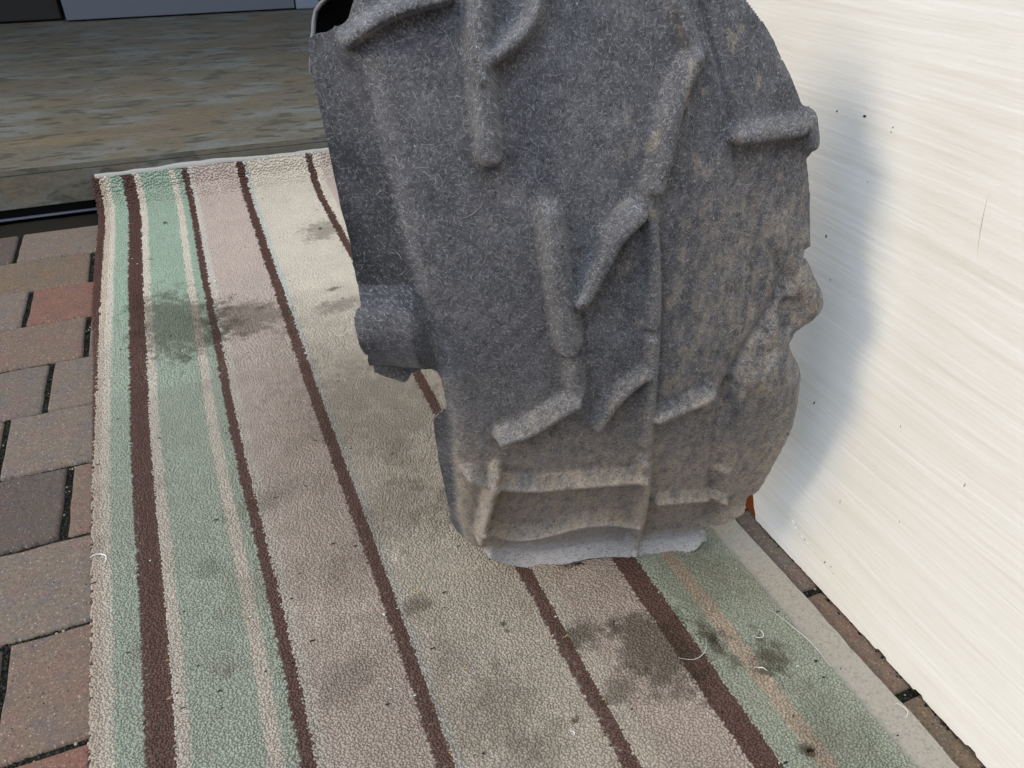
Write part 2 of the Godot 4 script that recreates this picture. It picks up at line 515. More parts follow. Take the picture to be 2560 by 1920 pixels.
		if up > 0.0: tn = tn.lerp(Color(1.75, 1.66, 1.50), up * 0.75 * ds)
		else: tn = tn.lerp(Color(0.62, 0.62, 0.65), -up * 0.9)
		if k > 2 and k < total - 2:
			var across := (field[k + 1] - field[k - 1]) / (2.0 * CELL)  # across the ribs: sunward side painted lighter, far side darker
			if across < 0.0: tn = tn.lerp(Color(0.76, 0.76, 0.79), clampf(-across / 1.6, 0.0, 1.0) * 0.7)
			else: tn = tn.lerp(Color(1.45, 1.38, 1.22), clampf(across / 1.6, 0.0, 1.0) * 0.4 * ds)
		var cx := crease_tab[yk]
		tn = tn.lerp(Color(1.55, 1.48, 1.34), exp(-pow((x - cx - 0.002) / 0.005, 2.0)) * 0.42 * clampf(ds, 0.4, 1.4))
		if x < cx: tn = tn * (1.0 - 0.18 * smoothstep(0.0, 0.01, cx - x))  # side panel darkened, its concave shading painted in
		if bracket[k] > 0.004: tn = tn.lerp(Color(0.46, 0.46, 0.49), 0.8 * smoothstep(0.322, 0.310, y - 0.35 * (x + 0.178)) * smoothstep(0.004, 0.012, bracket[k]))  # shade painted on the lower half of the bracket
		# smooth channel beside the outer flange crease, paler with dust and painted light
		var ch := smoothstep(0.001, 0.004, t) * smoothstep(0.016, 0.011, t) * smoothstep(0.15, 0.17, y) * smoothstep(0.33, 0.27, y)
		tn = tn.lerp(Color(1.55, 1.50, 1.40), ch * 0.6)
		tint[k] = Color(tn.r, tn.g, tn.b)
		var rel := field[k] + bracket[k]
		uvs[k] = Vector2((x + 0.35 * field[k] - 0.5 * bracket[k] + 0.24) / 0.48, 1.0 - (y - 0.55 * rel) / 0.64)
	# triangles
	var tris := PackedInt32Array()
	for j in ny - 1:
		for i in nx - 1:
			var a := j * nx + i
			var q := [a, a + 1, a + nx + 1, a + nx]
			var alt: bool = ((i + j) & 1) == 1
			for t in ([[0, 2, 1], [0, 3, 2]] if alt else [[0, 3, 1], [1, 3, 2]]):
				var ok := true
				var edge := 0
				var rim := 0
				for c in t:
					var k: int = q[c]
					if drop[k] == 1 or (inside[k] == 0 and on[k] == 0): ok = false
					if on[k] == 1: edge += 1
					if on[k] == 2: rim += 1
				if not ok or rim == 3: continue
				if edge >= 2:
					var ce := (Vector2(gx[q[t[0]]], gy[q[t[0]]]) + Vector2(gx[q[t[1]]], gy[q[t[1]]]) + Vector2(gx[q[t[2]]], gy[q[t[2]]])) / 3.0
					if not Geometry2D.is_point_in_polygon(ce, outline): continue
				tris.append_array(PackedInt32Array([q[t[0]], q[t[1]], q[t[2]]]))
	var nor := PackedVector3Array(); nor.resize(total)
	for t in range(0, tris.size(), 3):
		var n := (pos[tris[t + 2]] - pos[tris[t]]).cross(pos[tris[t + 1]] - pos[tris[t]])
		if n.z < 0.0: n = -n
		if n.z < CELL * CELL * 0.2: n *= 0.02
		for c in 3: nor[tris[t + c]] += n
	for k in total:
		if nor[k] != Vector3.ZERO: nor[k] = nor[k].normalized()
	# offset of the inner side, kept from folding outwards at the cut edge
	var back := nor.duplicate()
	for k in total:
		if on[k] != 0: back[k] = Vector3(nor[k].x * 0.3, nor[k].y * 0.3, 1.0).normalized()
	# sort triangles into the moulded parts
	var groups := {}
	for t in range(0, tris.size(), 3):
		var vote := {}
		for c in 3:
			var k := tris[t + c]
			var yk := clampi(int(gy[k] * 1000.0) + 40, 0, 719)
			var key := "front_panel"
			if ids[k] >= 0: key = "rib %02d" % ids[k]
			elif gy[k] < 0.026 and gx[k] < 0.112 and gx[k] > -0.118: key = "bottom_lip"
			elif bw[k] > 0.2 or (gx[k] < -0.142 and gy[k] > 0.24 and gy[k] < 0.30): key = "side_bracket"
			elif gx[k] < crease_tab[yk]: key = "side_panel"
			elif gx[k] > 0.108 and gy[k] > 0.297 and gy[k] < 0.373: key = "mounting_tab"
			elif gy[k] < 0.36 and gx[k] > flange_tab[yk]: key = "outer_flange"
			vote[key] = vote.get(key, 0) + 1
		var best := ""
		for key in vote:
			if best == "" or vote[key] > vote[best]: best = key
		if not groups.has(best): groups[best] = PackedInt32Array()
		groups[best].append_array(PackedInt32Array([tris[t], tris[t + 1], tris[t + 2]]))
	var keys := groups.keys()
	keys.sort()
	for key in keys:
		var src: PackedInt32Array = groups[key]
		var map := {}
		var v := PackedVector3Array()
		var n := PackedVector3Array()
		var u := PackedVector2Array()
		var cl := PackedColorArray()
		var idx := PackedInt32Array()
		for k in src:
			if not map.has(k):
				map[k] = v.size()
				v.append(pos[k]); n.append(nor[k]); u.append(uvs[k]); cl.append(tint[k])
			idx.append(map[k])
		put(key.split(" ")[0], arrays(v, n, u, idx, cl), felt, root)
	# the sheet's thickness: an inner face 2.6 mm behind and the cut edge between
	var bv := PackedVector3Array()
	var bn := PackedVector3Array()
	var bu := PackedVector2Array()
	var bi := PackedInt32Array()
	var used := {}
	var seen := {}
	for t in range(0, tris.size(), 3):
		var r := [0, 0, 0]
		for c in 3:
			var k := tris[t + c]
			if not used.has(k):
				used[k] = bv.size()
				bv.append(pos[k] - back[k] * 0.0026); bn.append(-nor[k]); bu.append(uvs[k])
			r[c] = used[k]
			var e := tris[t + (c + 1) % 3]
			if on[k] != 0 and on[e] != 0: seen[Vector2i(k, e)] = true
		bi.append_array(PackedInt32Array([r[0], r[2], r[1]]))
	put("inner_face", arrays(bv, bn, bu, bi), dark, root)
	var ev := PackedVector3Array()
	var en := PackedVector3Array()
	var eu := PackedVector2Array()
	var ei := PackedInt32Array()
	for e in seen:
		if seen.has(Vector2i(e.y, e.x)): continue
		var a := pos[e.x]
		var b := pos[e.y]
		var a2 := a - back[e.x] * 0.0026
		var b2 := b - back[e.y] * 0.0026
		var n := (b - a).cross(nor[e.x]).normalized()
		var o := ev.size()
		for p in [a, b, b2, a2]:
			ev.append(p); en.append(n)
			eu.append(Vector2((p.x + 0.24) / 0.48 + p.z, 1.0 - p.y / 0.64))
		ei.append_array(PackedInt32Array([o, o + 1, o + 2, o, o + 2, o + 3]))
	put("cut_edge", arrays(ev, en, eu, ei), felt, root)
	# the rolled pocket behind the top corner
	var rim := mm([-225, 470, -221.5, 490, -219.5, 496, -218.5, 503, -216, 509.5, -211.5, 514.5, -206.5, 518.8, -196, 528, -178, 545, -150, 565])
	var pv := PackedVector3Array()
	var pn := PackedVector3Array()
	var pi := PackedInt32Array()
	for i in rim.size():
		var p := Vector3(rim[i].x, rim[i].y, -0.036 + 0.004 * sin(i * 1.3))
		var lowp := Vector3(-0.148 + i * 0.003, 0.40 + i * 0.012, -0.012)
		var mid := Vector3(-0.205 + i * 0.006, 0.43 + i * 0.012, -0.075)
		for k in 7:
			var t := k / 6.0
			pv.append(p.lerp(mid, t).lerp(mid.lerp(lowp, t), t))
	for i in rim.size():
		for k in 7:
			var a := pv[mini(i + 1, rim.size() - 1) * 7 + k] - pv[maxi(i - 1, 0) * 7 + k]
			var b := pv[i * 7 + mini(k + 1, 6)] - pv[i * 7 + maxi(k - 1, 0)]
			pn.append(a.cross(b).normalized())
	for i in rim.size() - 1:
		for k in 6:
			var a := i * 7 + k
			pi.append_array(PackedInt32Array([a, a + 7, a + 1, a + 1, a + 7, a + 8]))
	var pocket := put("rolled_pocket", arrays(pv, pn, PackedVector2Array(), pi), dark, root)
	var rimpts := PackedVector3Array()
	for i in rim.size(): rimpts.append(pv[i * 7])
	put("pocket_rim", thread_mesh(rimpts, 0.0017, 1.0), felt, pocket)
	# loose fibres standing off the felt
	var hv := PackedVector3Array()
	var hn := PackedVector3Array()
	var hx := PackedInt32Array()
	var count := 0
	while count < 350:
		var t := rng.randi_range(0, tris.size() / 3 - 1) * 3
		var k := tris[t]
		var edge_hair := near[k] < 0.004
		if edge_hair: continue
		count += 1
		var n := nor[k]
		var d := (Vector3(rng.randf_range(-1, 1), rng.randf_range(-1, 1), rng.randf_range(-1, 1))).normalized()
		d = (d - n * d.dot(n)).normalized()
		var L := rng.randf_range(0.0015, 0.0045)
		if edge_hair: L *= 0.6
		elif rng.randf() < 0.02: L *= 2.2
		var side := d.cross(n) * rng.randf_range(0.00003, 0.00006)
		var bend := d.cross(n) * L * rng.randf_range(-0.4, 0.4)
		var o := hv.size()
		for s in 4:
			var u := s / 3.0
			var p := pos[k] + d * L * u + bend * u * u + n * (0.0001 + 0.0009 * sin(u * PI))
			hv.append(p - side); hv.append(p + side)
			hn.append(n); hn.append(n)
		for s in 3:
			var a := o + s * 2
			hx.append_array(PackedInt32Array([a, a + 2, a + 1, a + 1, a + 2, a + 3]))
	tag(put("surface_fuzz", arrays(hv, hn, PackedVector2Array(), hx), hair, root), "", "", "", "stuff")
	# a few long pale hairs caught on it
	for h in [[-0.168, 0.366, 0.010, 1.9], [-0.173, 0.352, 0.013, 0.5], [-0.128, 0.398, 0.022, 0.1], [-0.054, 0.337, 0.014, -1.5], [0.075, 0.298, 0.010, 0.3], [-0.10, 0.40, 0.012, -1.1], [0.033, 0.443, 0.010, 1.2], [-0.08, 0.45, 0.012, -1.3], [0.10, 0.23, 0.006, 0.6]]:
		var hp := PackedVector3Array()
		var a: float = h[3]
		var x: float = h[0]
		var y: float = h[1]
		for s in 9:
			var ii := clampi(int(round((x - org.x) / CELL)), 0, nx - 1)
			var jj := clampi(int(round((y - org.y) / CELL)), 0, ny - 1)
			hp.append(Vector3(x, y, pos[jj * nx + ii].z + 0.0007))
			x += cos(a) * h[2] / 9.0
			y += sin(a) * h[2] / 9.0
			a += 0.12
		put("pale_hair", thread_mesh(hp, 0.00032), hair, root)

# ---------------------------------------------------------------- the rug
const GREEN: Color = Color(0.58, 0.635, 0.55)
const BROWN := Color(0.33, 0.24, 0.21)
const CREAM := Color(0.77, 0.725, 0.65)
const BEIGE := Color(0.72, 0.65, 0.57)
const PINK := Color(0.71, 0.64, 0.585)
const PALE := Color(0.735, 0.70, 0.64)
var rug_n1 := noise(61, 5.0, 4)
var rug_n2 := noise(62, 22.0, 3)
var rug_n4 := noise(65, 70.0, 3)
var rug_n3 := noise(63, 1.0, 2)
# u position, colour to the right of it
var stripes: Array = [[-9.0, BROWN], [-0.1845, BEIGE], [-0.176, CREAM], [-0.166, GREEN], [-0.1432, BROWN], [-0.1205, CREAM], [-0.109, GREEN], [-0.053, CREAM], [-0.041, GREEN], [-0.0292, BROWN], [-0.0185, PALE], [-0.008, PINK], [0.070, BROWN], [0.0832, Color(0.71, 0.705, 0.66)], [0.091, CREAM], [0.206, BROWN], [0.2195, CREAM], [0.236, PINK], [0.302, BROWN], [0.3245, GREEN], [0.351, Color(0.70, 0.625, 0.53)], [0.3668, GREEN]]
# soiling: x, z, half sizes, turn, strength
var stains: Array = [[-0.072, -1.13, 0.062, 0.10, 0.15, 0.62], [0.025, -1.10, 0.05, 0.065, 0.5, 0.5], [0.06, -1.13, 0.02, 0.012, 0.4, 0.4],
	[0.231, -0.385, 0.024, 0.022, 0.0, 0.7], [0.290, -0.345, 0.030, 0.050, 0.5, 0.72], [0.342, -0.322, 0.012, 0.030, 0.2, 0.75], [0.372, -0.303, 0.024, 0.028, 0.3, 0.75], [0.342, -0.334, 0.006, 0.006, 0.0, 0.9],
	[0.235, -0.322, 0.028, 0.012, 0.5, 0.45], [0.146, -0.388, 0.008, 0.010, 0.3, 0.6], [0.118, -0.405, 0.03, 0.04, 0.0, 0.2], [0.135, -0.356, 0.05, 0.04, 0.0, 0.28], [0.15, -0.297, 0.022, 0.02, 0.0, 0.25],
	[0.169, -0.425, 0.004, 0.003, 0.0, 0.85], [0.17, -0.416, 0.003, 0.003, 0.0, 0.85], [0.189, -0.312, 0.006, 0.003, 0.2, 0.8], [0.156, -1.15, 0.012, 0.006, 0.2, 0.7], [0.150, -1.09, 0.04, 0.02, 0.2, 0.4], [0.185, -1.39, 0.035, 0.035, 0.0, 0.42], [0.18, -1.404, 0.004, 0.005, 0.0, 0.9],
	[-0.078, -1.542, 0.004, 0.006, 0.0, 0.9], [-0.07, -1.013, 0.007, 0.008, 0.3, 0.5], [0.264, -0.470, 0.016, 0.007, 0.1, 0.85], [0.352, -0.218, 0.006, 0.007, 0.0, 0.85], [0.16, -0.80, 0.09, 0.16, 0.2, 0.30], [0.12, -0.62, 0.05, 0.05, 0.0, 0.22], [0.0, -0.68, 0.05, 0.02, 0.3, 0.25], [0.045, -0.55, 0.02, 0.03, 0.0, 0.2],
	[-0.08, -0.60, 0.012, 0.012, 0.0, 0.22], [-0.075, -0.47, 0.008, 0.01, 0.0, 0.35], [0.10, -0.475, 0.012, 0.01, 0.3, 0.4], [0.02, -0.42, 0.03, 0.02, 0.4, 0.25], [0.37, -0.40, 0.04, 0.05, 0.0, 0.22], [0.38, -0.22, 0.03, 0.05, 0.0, 0.2]]

func rug_shift(u: float, z: float) -> float:
	var k := 1.0 - smoothstep(-0.02, 0.16, u)
	return -(0.0125 * smoothstep(-0.40, -0.92, z) + 0.0035 * smoothstep(-0.92, -1.35, z)) * k

func rug_colour(u: float, z: float) -> Color:
	var c: Color = BROWN
	for s in stripes:
		if u >= s[0]: c = s[1]
		else: break
	var a := rug_n1.get_noise_2d(u, z)
	var b := rug_n2.get_noise_2d(u, z)
	# walked-on part: greyer towards the open end
	var worn := smoothstep(-1.35, -0.75, z + 0.12 * a) * 0.40 + 0.10 * a + 0.10 * b + 0.04
	c = c.lerp(Color(0.55, 0.51, 0.468), clampf(worn, 0.0, 0.8) * lerpf(0.35, 1.0, smoothstep(0.30, 0.6, c.get_luminance())))
	var track := exp(-pow((u - 0.13 - 0.03 * a) / 0.10, 2.0)) * smoothstep(-1.25, -0.7, z) * (0.55 + 0.9 * a + 0.5 * b)
	c = c.lerp(Color(0.43, 0.385, 0.32), clampf(track, 0.0, 0.16) * smoothstep(0.30, 0.6, c.get_luminance()))
	var smudge := smoothstep(0.18, 0.55, rug_n2.get_noise_2d(u * 0.55 + 3.0, z * 0.4)) * smoothstep(-1.3, -0.8, z)
	c = c.lerp(Color(0.36, 0.32, 0.26), smudge * 0.14 * smoothstep(0.30, 0.6, c.get_luminance()))
	for s in stains:
		var dx: float = u - s[0]
		var dz: float = z - s[1]
		if absf(dx) + absf(dz) > (s[2] + s[3]) * 2.0: continue
		var ca := cos(s[4])
		var sa := sin(s[4])
		var rr := Vector2((dx * ca - dz * sa) / s[2], (dx * sa + dz * ca) / s[3]).length() + 0.9 * a + 0.6 * b + 0.55 * rug_n4.get_noise_2d(u, z)
		var k := smoothstep(1.35, 0.35, rr)
		if k > 0.0: c = c.lerp(Color(0.235, 0.205, 0.165), k * s[5] * 0.78)
	return c.srgb_to_linear()

func rug_height(x: float, z: float) -> float:
	var y := 0.0035 + 0.0012 * rug_n3.get_noise_2d(x * 5.0, z * 3.0)
	if z < -1.56:
		y += interp(-z, [1.56, 1.60, 1.63, 1.655, 1.674], [0.0, 0.004, 0.014, 0.034, 0.063])
	return y

func rug_left(z: float) -> float:
	return -0.1845 - 0.0115 * smoothstep(-0.80, -1.35, z)

const RUG_END := -1.674
const RUG_NEAR := 0.22
func build_rug(backing_mat: Material, edge_mat: Material) -> void:
	var root := base("striped_rug", Vector3.ZERO)
	tag(root, "worn striped runner rug with dark stains, green, cream and brown, lying against the step", "rug")
	# woven base
	var v := PackedVector3Array()
	var n := PackedVector3Array()
	var col := PackedColorArray()
	var idx := PackedInt32Array()
	var nx := 62
	var nz := 200
	for j in nz + 1:
		var z := lerpf(RUG_END, RUG_NEAR, pow(float(j) / nz, 1.25))
		var l := rug_left(z)
		for i in nx + 1:
			var u := lerpf(l, 0.4205, float(i) / nx)
			var x := u + rug_shift(u, z)
			v.append(Vector3(x, rug_height(x, z) + 0.0037, z))
			var e := 0.004
			n.append(Vector3(0, 2.0 * e, rug_height(x, z - e) - rug_height(x, z + e)).normalized())
			var c := rug_colour(u, z)
			col.append(Color(c.r * 0.9, c.g * 0.9, c.b * 0.9))
	for j in nz:
		for i in nx:
			var a := j * (nx + 1) + i
			var b := a + nx + 1
			idx.append_array(PackedInt32Array([a, a + 1, b, b, a + 1, b + 1]))
	var bm := mat(Color.WHITE, 1.0, 0.1)
	bm.vertex_color_use_as_albedo = true
	put("woven_base", arrays(v, n, PackedVector2Array(), idx, col), bm, root)
	# bare backing strip along the side by the board
	v = PackedVector3Array(); n = PackedVector3Array(); idx = PackedInt32Array()
	var uv := PackedVector2Array()
	var edge := noise(64, 9.0, 4)
	var nb := 10
	for j in nz + 1:
		var z := lerpf(RUG_END, RUG_NEAR, pow(float(j) / nz, 1.0))
		for i in nb + 1:
			var t := float(i) / nb
			var x := lerpf(0.416, 0.4555 + 0.0012 * edge.get_noise_1d(z) + 0.0016 * edge.get_noise_1d(z * 6.0), t)
			var y := rug_height(0.42, z) + 0.0012 + 0.0008 * rug_n2.get_noise_2d(x * 2.0, z * 2.0) + 0.0018 * smoothstep(0.5, 1.0, t) * (0.6 + edge.get_noise_1d(z * 0.7 + 5.0))
			v.append(Vector3(x, y, z)); n.append(Vector3.UP); uv.append(Vector2(x, z) * 6.0)
		v.append(Vector3(v[v.size() - 1].x + 0.0006, 0.0004 + rug_height(0.42, z) - 0.0035, z)); n.append(Vector3.RIGHT); uv.append(Vector2(0.46, z) * 6.0)
	for j in nz:
		for i in nb + 1:
			var a := j * (nb + 2) + i
			var b := a + nb + 2
			idx.append_array(PackedInt32Array([a, a + 1, b, b, a + 1, b + 1]))
	put("backing_strip", arrays(v, n, uv, idx), backing_mat, root)
	# pale fold of backing along the far end, over the step
	v = PackedVector3Array(); n = PackedVector3Array(); idx = PackedInt32Array(); uv = PackedVector2Array()
	for i in 81:
		var x := lerpf(-0.206, 0.456, i / 80.0)
		var w := 0.007 + 0.002 * edge.get_noise_1d(x * 1.7) + 0.004 * exp(-pow((x + 0.02) / 0.07, 2.0))
		for k in 9:
			var a := PI * (k / 8.0)
			v.append(Vector3(x, 0.0675 + 0.3 * w * edge.get_noise_1d(x * 0.9 + 3.0) + sin(a) * w, RUG_END - 0.0015 + cos(a) * 0.0045))
			n.append(Vector3(0, sin(a), cos(a))); uv.append(Vector2(x, k * 0.002) * 6.0)
	for i in 80:
		for k in 8:
			var a := i * 9 + k
			idx.append_array(PackedInt32Array([a, a + 1, a + 9, a + 9, a + 1, a + 10]))
	put("end_fold", arrays(v, n, uv, idx), edge_mat, root)
	# the tufts
	var tm := ArrayMesh.new()
	var tv := PackedVector3Array()
	var tn := PackedVector3Array()
	var ti := PackedInt32Array()
	for ring in [[0.9, 0.0], [1.05, 0.55], [0.76, 0.90]]:
		for k in 6:
			var a := TAU * k / 6.0
			tv.append(Vector3(cos(a) * ring[0], ring[1], sin(a) * ring[0]))
			tn.append(Vector3(cos(a), ring[1] * 1.1, sin(a)).normalized())
	tv.append(Vector3(0.05, 1.0, 0.0)); tn.append(Vector3.UP)
	for r in 2:
		for k in 6:
			var a := r * 6 + k
			var b := r * 6 + (k + 1) % 6
			ti.append_array(PackedInt32Array([a, b, a + 6, b, b + 6, a + 6]))
	for k in 6: ti.append_array(PackedInt32Array([12 + k, 12 + (k + 1) % 6, 18]))
	tm = arrays(tv, tn, PackedVector2Array(), ti)
	var xf: Array[Transform3D] = []
	var cs := PackedColorArray()
	var z := RUG_END + 0.001
	while z < RUG_NEAR:
		var step := 0.0021 if z > -0.95 else 0.0031
		if z > -0.06: step = 0.0032
		var l := rug_left(z)
		var u := l
		while u < 0.4215:
			var uu := u + rng.randf_range(-0.36, 0.36) * step
			var zz := z + rng.randf_range(-0.5, 0.5) * step
			u += step
			if zz < RUG_END or uu < l - 0.0004: continue
			var x := uu + rug_shift(uu, zz)
			var c := rug_colour(uu + rng.randf_range(-0.0004, 0.0004), zz)
			var f := rng.randf_range(0.94, 1.06)
			var h := rng.randf_range(0.0048, 0.0054)
			var r := step * rng.randf_range(0.66, 0.95)
			var e := 0.004
			var up := Vector3(rng.randf_range(-0.22, 0.22), 1.0, rng.randf_range(-0.22, 0.22) + (rug_height(x, zz - e) - rug_height(x, zz + e)) / (2.0 * e)).normalized()
			var sx := up.cross(Vector3(cos(u * 9000.0), 0.0, sin(u * 9000.0))).normalized()
			var sz := sx.cross(up)
			xf.append(Transform3D(Basis(sx * r, up * h, sz * r * rng.randf_range(0.75, 1.25)), Vector3(x, rug_height(x, zz), zz)))
			cs.append(Color(c.r * f, c.g * f, c.b * f))
		z += step
	var mmesh := MultiMesh.new()
	mmesh.transform_format = MultiMesh.TRANSFORM_3D
	mmesh.use_colors = true
	mmesh.mesh = tm
	mmesh.instance_count = xf.size()
	for i in xf.size():
		mmesh.set_instance_transform(i, xf[i])
		mmesh.set_instance_color(i, cs[i])
	var mi := MultiMeshInstance3D.new()
	mi.name = "pile"
	mi.multimesh = mmesh
	mi.material_override = bm
	root.add_child(mi, true)
	tag(mi, "", "", "", "stuff")

# ---------------------------------------------------------------- paving
func brick_mesh(lx: float, lz: float, s: int) -> ArrayMesh:
	var nn := noise(100 + s, 14.0, 2)
	var nx := 9
	var nz := 5
	var v := PackedVector3Array()
	var uv := PackedVector2Array()
	var off := Vector2(fposmod(s * 0.377, 1.0), fposmod(s * 0.619, 1.0))
	var r := 0.0032
	var xs: Array = [0.0, 0.0002, r * 0.4, r, r + 0.002]
	var zs: Array = [0.0, 0.0002, r * 0.4, r, r + 0.002]
	for i in range(1, nx): xs.append(lx * i / nx)
	for i in range(1, nz): zs.append(lz * i / nz)
	xs.append_array([lx - r - 0.002, lx - r, lx - 0.4 * r, lx - 0.0002, lx])
	zs.append_array([lz - r - 0.002, lz - r, lz - 0.4 * r, lz - 0.0002, lz])
	var st := SurfaceTool.new()
	st.begin(Mesh.PRIMITIVE_TRIANGLES)
	st.set_smooth_group(0)
	var grid := []
	var nrm := []
	for j in zs.size():
		for i in xs.size():
			var x: float = xs[i]
			var z: float = zs[j]
			var ex := minf(x, lx - x)
			var ez := minf(z, lz - z)
			var e := minf(ex, ez)
			var y := 0.0006 * nn.get_noise_2d(x * 1.5 + s, z * 1.5)
			if e < 0.0001: y = -0.045
			elif e < 0.0003: y -= 0.0032
			elif e < r * 0.6: y -= 0.0012
			var wob := 0.0015 * nn.get_noise_2d(x * 1.8 + 7.0 * s, z * 1.8)
			var px := x - lx / 2 + (wob if ex < r * 2.0 else 0.0)
			var pz := z - lz / 2 + (wob if ez < r * 2.0 else 0.0)
			grid.append(Vector3(px, y, pz))
			var out := Vector3(signf(x - lx / 2) if ex < r * 1.2 else 0.0, 0, signf(z - lz / 2) if ez < r * 1.2 else 0.0)
			var tilt := 0.0
			if e < 0.0001: tilt = 2.0
			elif e < 0.0003: tilt = 0.9
			elif e < r * 0.6: tilt = 0.30
			elif e < r * 1.2: tilt = 0.06
			nrm.append((Vector3.UP + out * tilt + Vector3(nn.get_noise_2d(x * 3.0, z * 3.0 + 9.0), 0, nn.get_noise_2d(x * 3.0 + 5.0, z * 3.0)) * 0.03).normalized())
			uv.append(Vector2(x, z) * 3.4 + off)
	for j in zs.size() - 1:
		for i in xs.size() - 1:
			var a := j * xs.size() + i
			var b := a + xs.size()
			for k in [a, a + 1, b, b, a + 1, b + 1]:
				st.set_uv(uv[k])
				st.set_normal(nrm[k])
				st.add_vertex(grid[k])
	return st.commit()

func build_paving() -> void:
	var im := brick_images()
	var nt := bump(im[1], 1.6)
	var mats := []
	for c in [Color(1, 1, 1), Color(1.0, 0.96, 0.94), Color(0.95, 0.96, 0.97), Color(1.04, 0.89, 0.86), Color(0.80, 0.80, 0.81), Color(0.98, 0.95, 0.90)]:
		var m := mat(Color(c.r * 0.9, c.g * 0.9, c.b * 0.9), 0.88, 0.3)
		m.albedo_texture = tex(im[0]) if mats.is_empty() else mats[0].albedo_texture
		m.normal_enabled = true
		m.normal_texture = nt
		m.normal_scale = 0.8
		mats.append(m)
	var root := base("pavement")
	tag(root, "reddish brown brick paving with dark mossy joints", "", "", "structure")
	var made := {}
	var variants := []
	for s in 10: variants.append(brick_mesh(0.2474, 0.1209, s))
	var edging := []
	for s in 5: edging.append(brick_mesh(0.2474, 0.1140, s + 40))
	# joints of the rows that show, measured from the rug's left edge
	var offs := {-1: -0.351, 0: -0.222, 1: -0.311, 2: -0.219, 3: -0.262, 4: -0.303, 5: -0.224, 6: -0.320, 7: -0.262}
	for row in range(-1, 14):
		var z0 := -1.4747 + 0.1278 * row
		var x0: float = offs.get(row, -0.25 + 0.1278 * (row % 2))
		for k in range(-4, 2):
			var x := x0 + 0.2556 * k
			if x > -0.02: continue
			var o := put("brick", variants[rng.randi() % variants.size()], mats[[0, 0, 1, 2, 0, 5, 1, 4][rng.randi() % 8]], root)
			if row == 1 and k == 0: o.material_override = mats[3]
			if row == 8 and k >= -1: o.material_override = mats[3]
			if row == 5 and k == 0: o.material_override = mats[1]
			o.position = Vector3(x + 0.1278, rng.randf_range(-0.0012, 0.0008), z0 + 0.0639)
			o.rotation = Vector3(rng.randf_range(-0.004, 0.004), rng.randf_range(-0.006, 0.006) + (PI if rng.randf() < 0.5 else 0.0), rng.randf_range(-0.003, 0.003))
	for row in range(-9, 6):
		var z0 := -0.352 + 0.122 * row
		for k in 2:
			var o := put("brick", edging[rng.randi() % 5], mats[[4, 4, 5, 2, 1][posmod(row * 2 + k, 5)]], root)
			if row == 0: o.material_override = mats[1]
			o.position = Vector3(0.408 + 0.2556 * k, rng.randf_range(-0.0012, 0.0006), z0 + 0.061)
			o.rotation.y = rng.randf_range(-0.006, 0.006) + (PI if rng.randf() < 0.5 else 0.0)
	# joint filling
	var soil := mat(Color(0.145, 0.135, 0.115), 1.0, 0.1)
	var v := PackedVector3Array()
	var n := PackedVector3Array()
	var idx := PackedInt32Array()
	var jn := noise(71, 60.0, 3)
	for j in 141:
		for i in 141:
			var p := Vector3(lerpf(-1.3, 1.1, i / 140.0), 0, lerpf(-1.68, 0.5, j / 140.0))
			p.y = -0.0062 + 0.0022 * jn.get_noise_2d(p.x, p.z)
			v.append(p); n.append(Vector3.UP)
	for j in 140:
		for i in 140:
			var a := j * 141 + i
			idx.append_array(PackedInt32Array([a, a + 1, a + 141, a + 141, a + 1, a + 142]))
	put("joint_filling", arrays(v, n, PackedVector2Array(), idx), soil, root)
	# grit and moss crumbs in the open joints
	var bits := MultiMesh.new()
	bits.transform_format = MultiMesh.TRANSFORM_3D
	bits.use_colors = true
	var ball := SphereMesh.new()
	ball.radius = 1.0; ball.height = 1.6; ball.radial_segments = 6; ball.rings = 3
	bits.mesh = ball
	var spots: Array[Vector3] = []
	for row in range(0, 10):
		var z0 := -1.4747 + 0.1278 * row
		for i in 900: spots.append(Vector3(rng.randf_range(-0.60, -0.15), -0.0062, z0 + rng.randfn(0.0, 0.0026)))
		var x0: float = offs.get(row, -0.25)
		for i in 160: spots.append(Vector3(x0 + rng.randfn(0.0, 0.0026), -0.0062, z0 + rng.randf() * 0.1278))
	for row in range(-2, 4):
		for i in 320: spots.append(Vector3(rng.randf_range(0.44, 0.56), -0.006, -0.352 + 0.122 * row + rng.randfn(0.0, 0.0026)))
	for i in 160: spots.append(Vector3(0.4785 + rng.randfn(0.0, 0.0012), -0.0004, rng.randf_range(-0.6, 0.1)))
	bits.instance_count = spots.size()
	for i in spots.size():
		var s := rng.randf_range(0.0005, 0.0017)
		bits.set_instance_transform(i, Transform3D(Basis.from_euler(Vector3(rng.randf() * 6, rng.randf() * 6, 0)).scaled(Vector3(s, s * 0.8, s * rng.randf_range(0.7, 1.5))), spots[i] + Vector3(0, 0.0006, 0)))
		var g := rng.randf_range(0.012, 0.05)
		var c := Color(g, g * 0.95, g * 0.8)
		var q := rng.randf()
		if q < 0.10: c = Color(g * 0.8, g * 1.1, g * 0.4)
		elif q > 0.975: c = Color(0.32, 0.28, 0.2)
		bits.set_instance_color(i, c)
	var mi := MultiMeshInstance3D.new()
	mi.name = "joint_grit"
	mi.multimesh = bits
	var bm := mat(Color.WHITE, 1.0, 0.1)
	bm.vertex_color_use_as_albedo = true
	mi.material_override = bm
	root.add_child(mi, true)
	tag(mi, "", "", "", "stuff")
	var g := put("ground", box_mesh(120.0, 0.2, 120.0, 0.01), mat(Color(0.36, 0.33, 0.31), 1.0, 0.1))
	g.position = Vector3(0, -0.125, 0)
	tag(g, "", "", "", "structure")

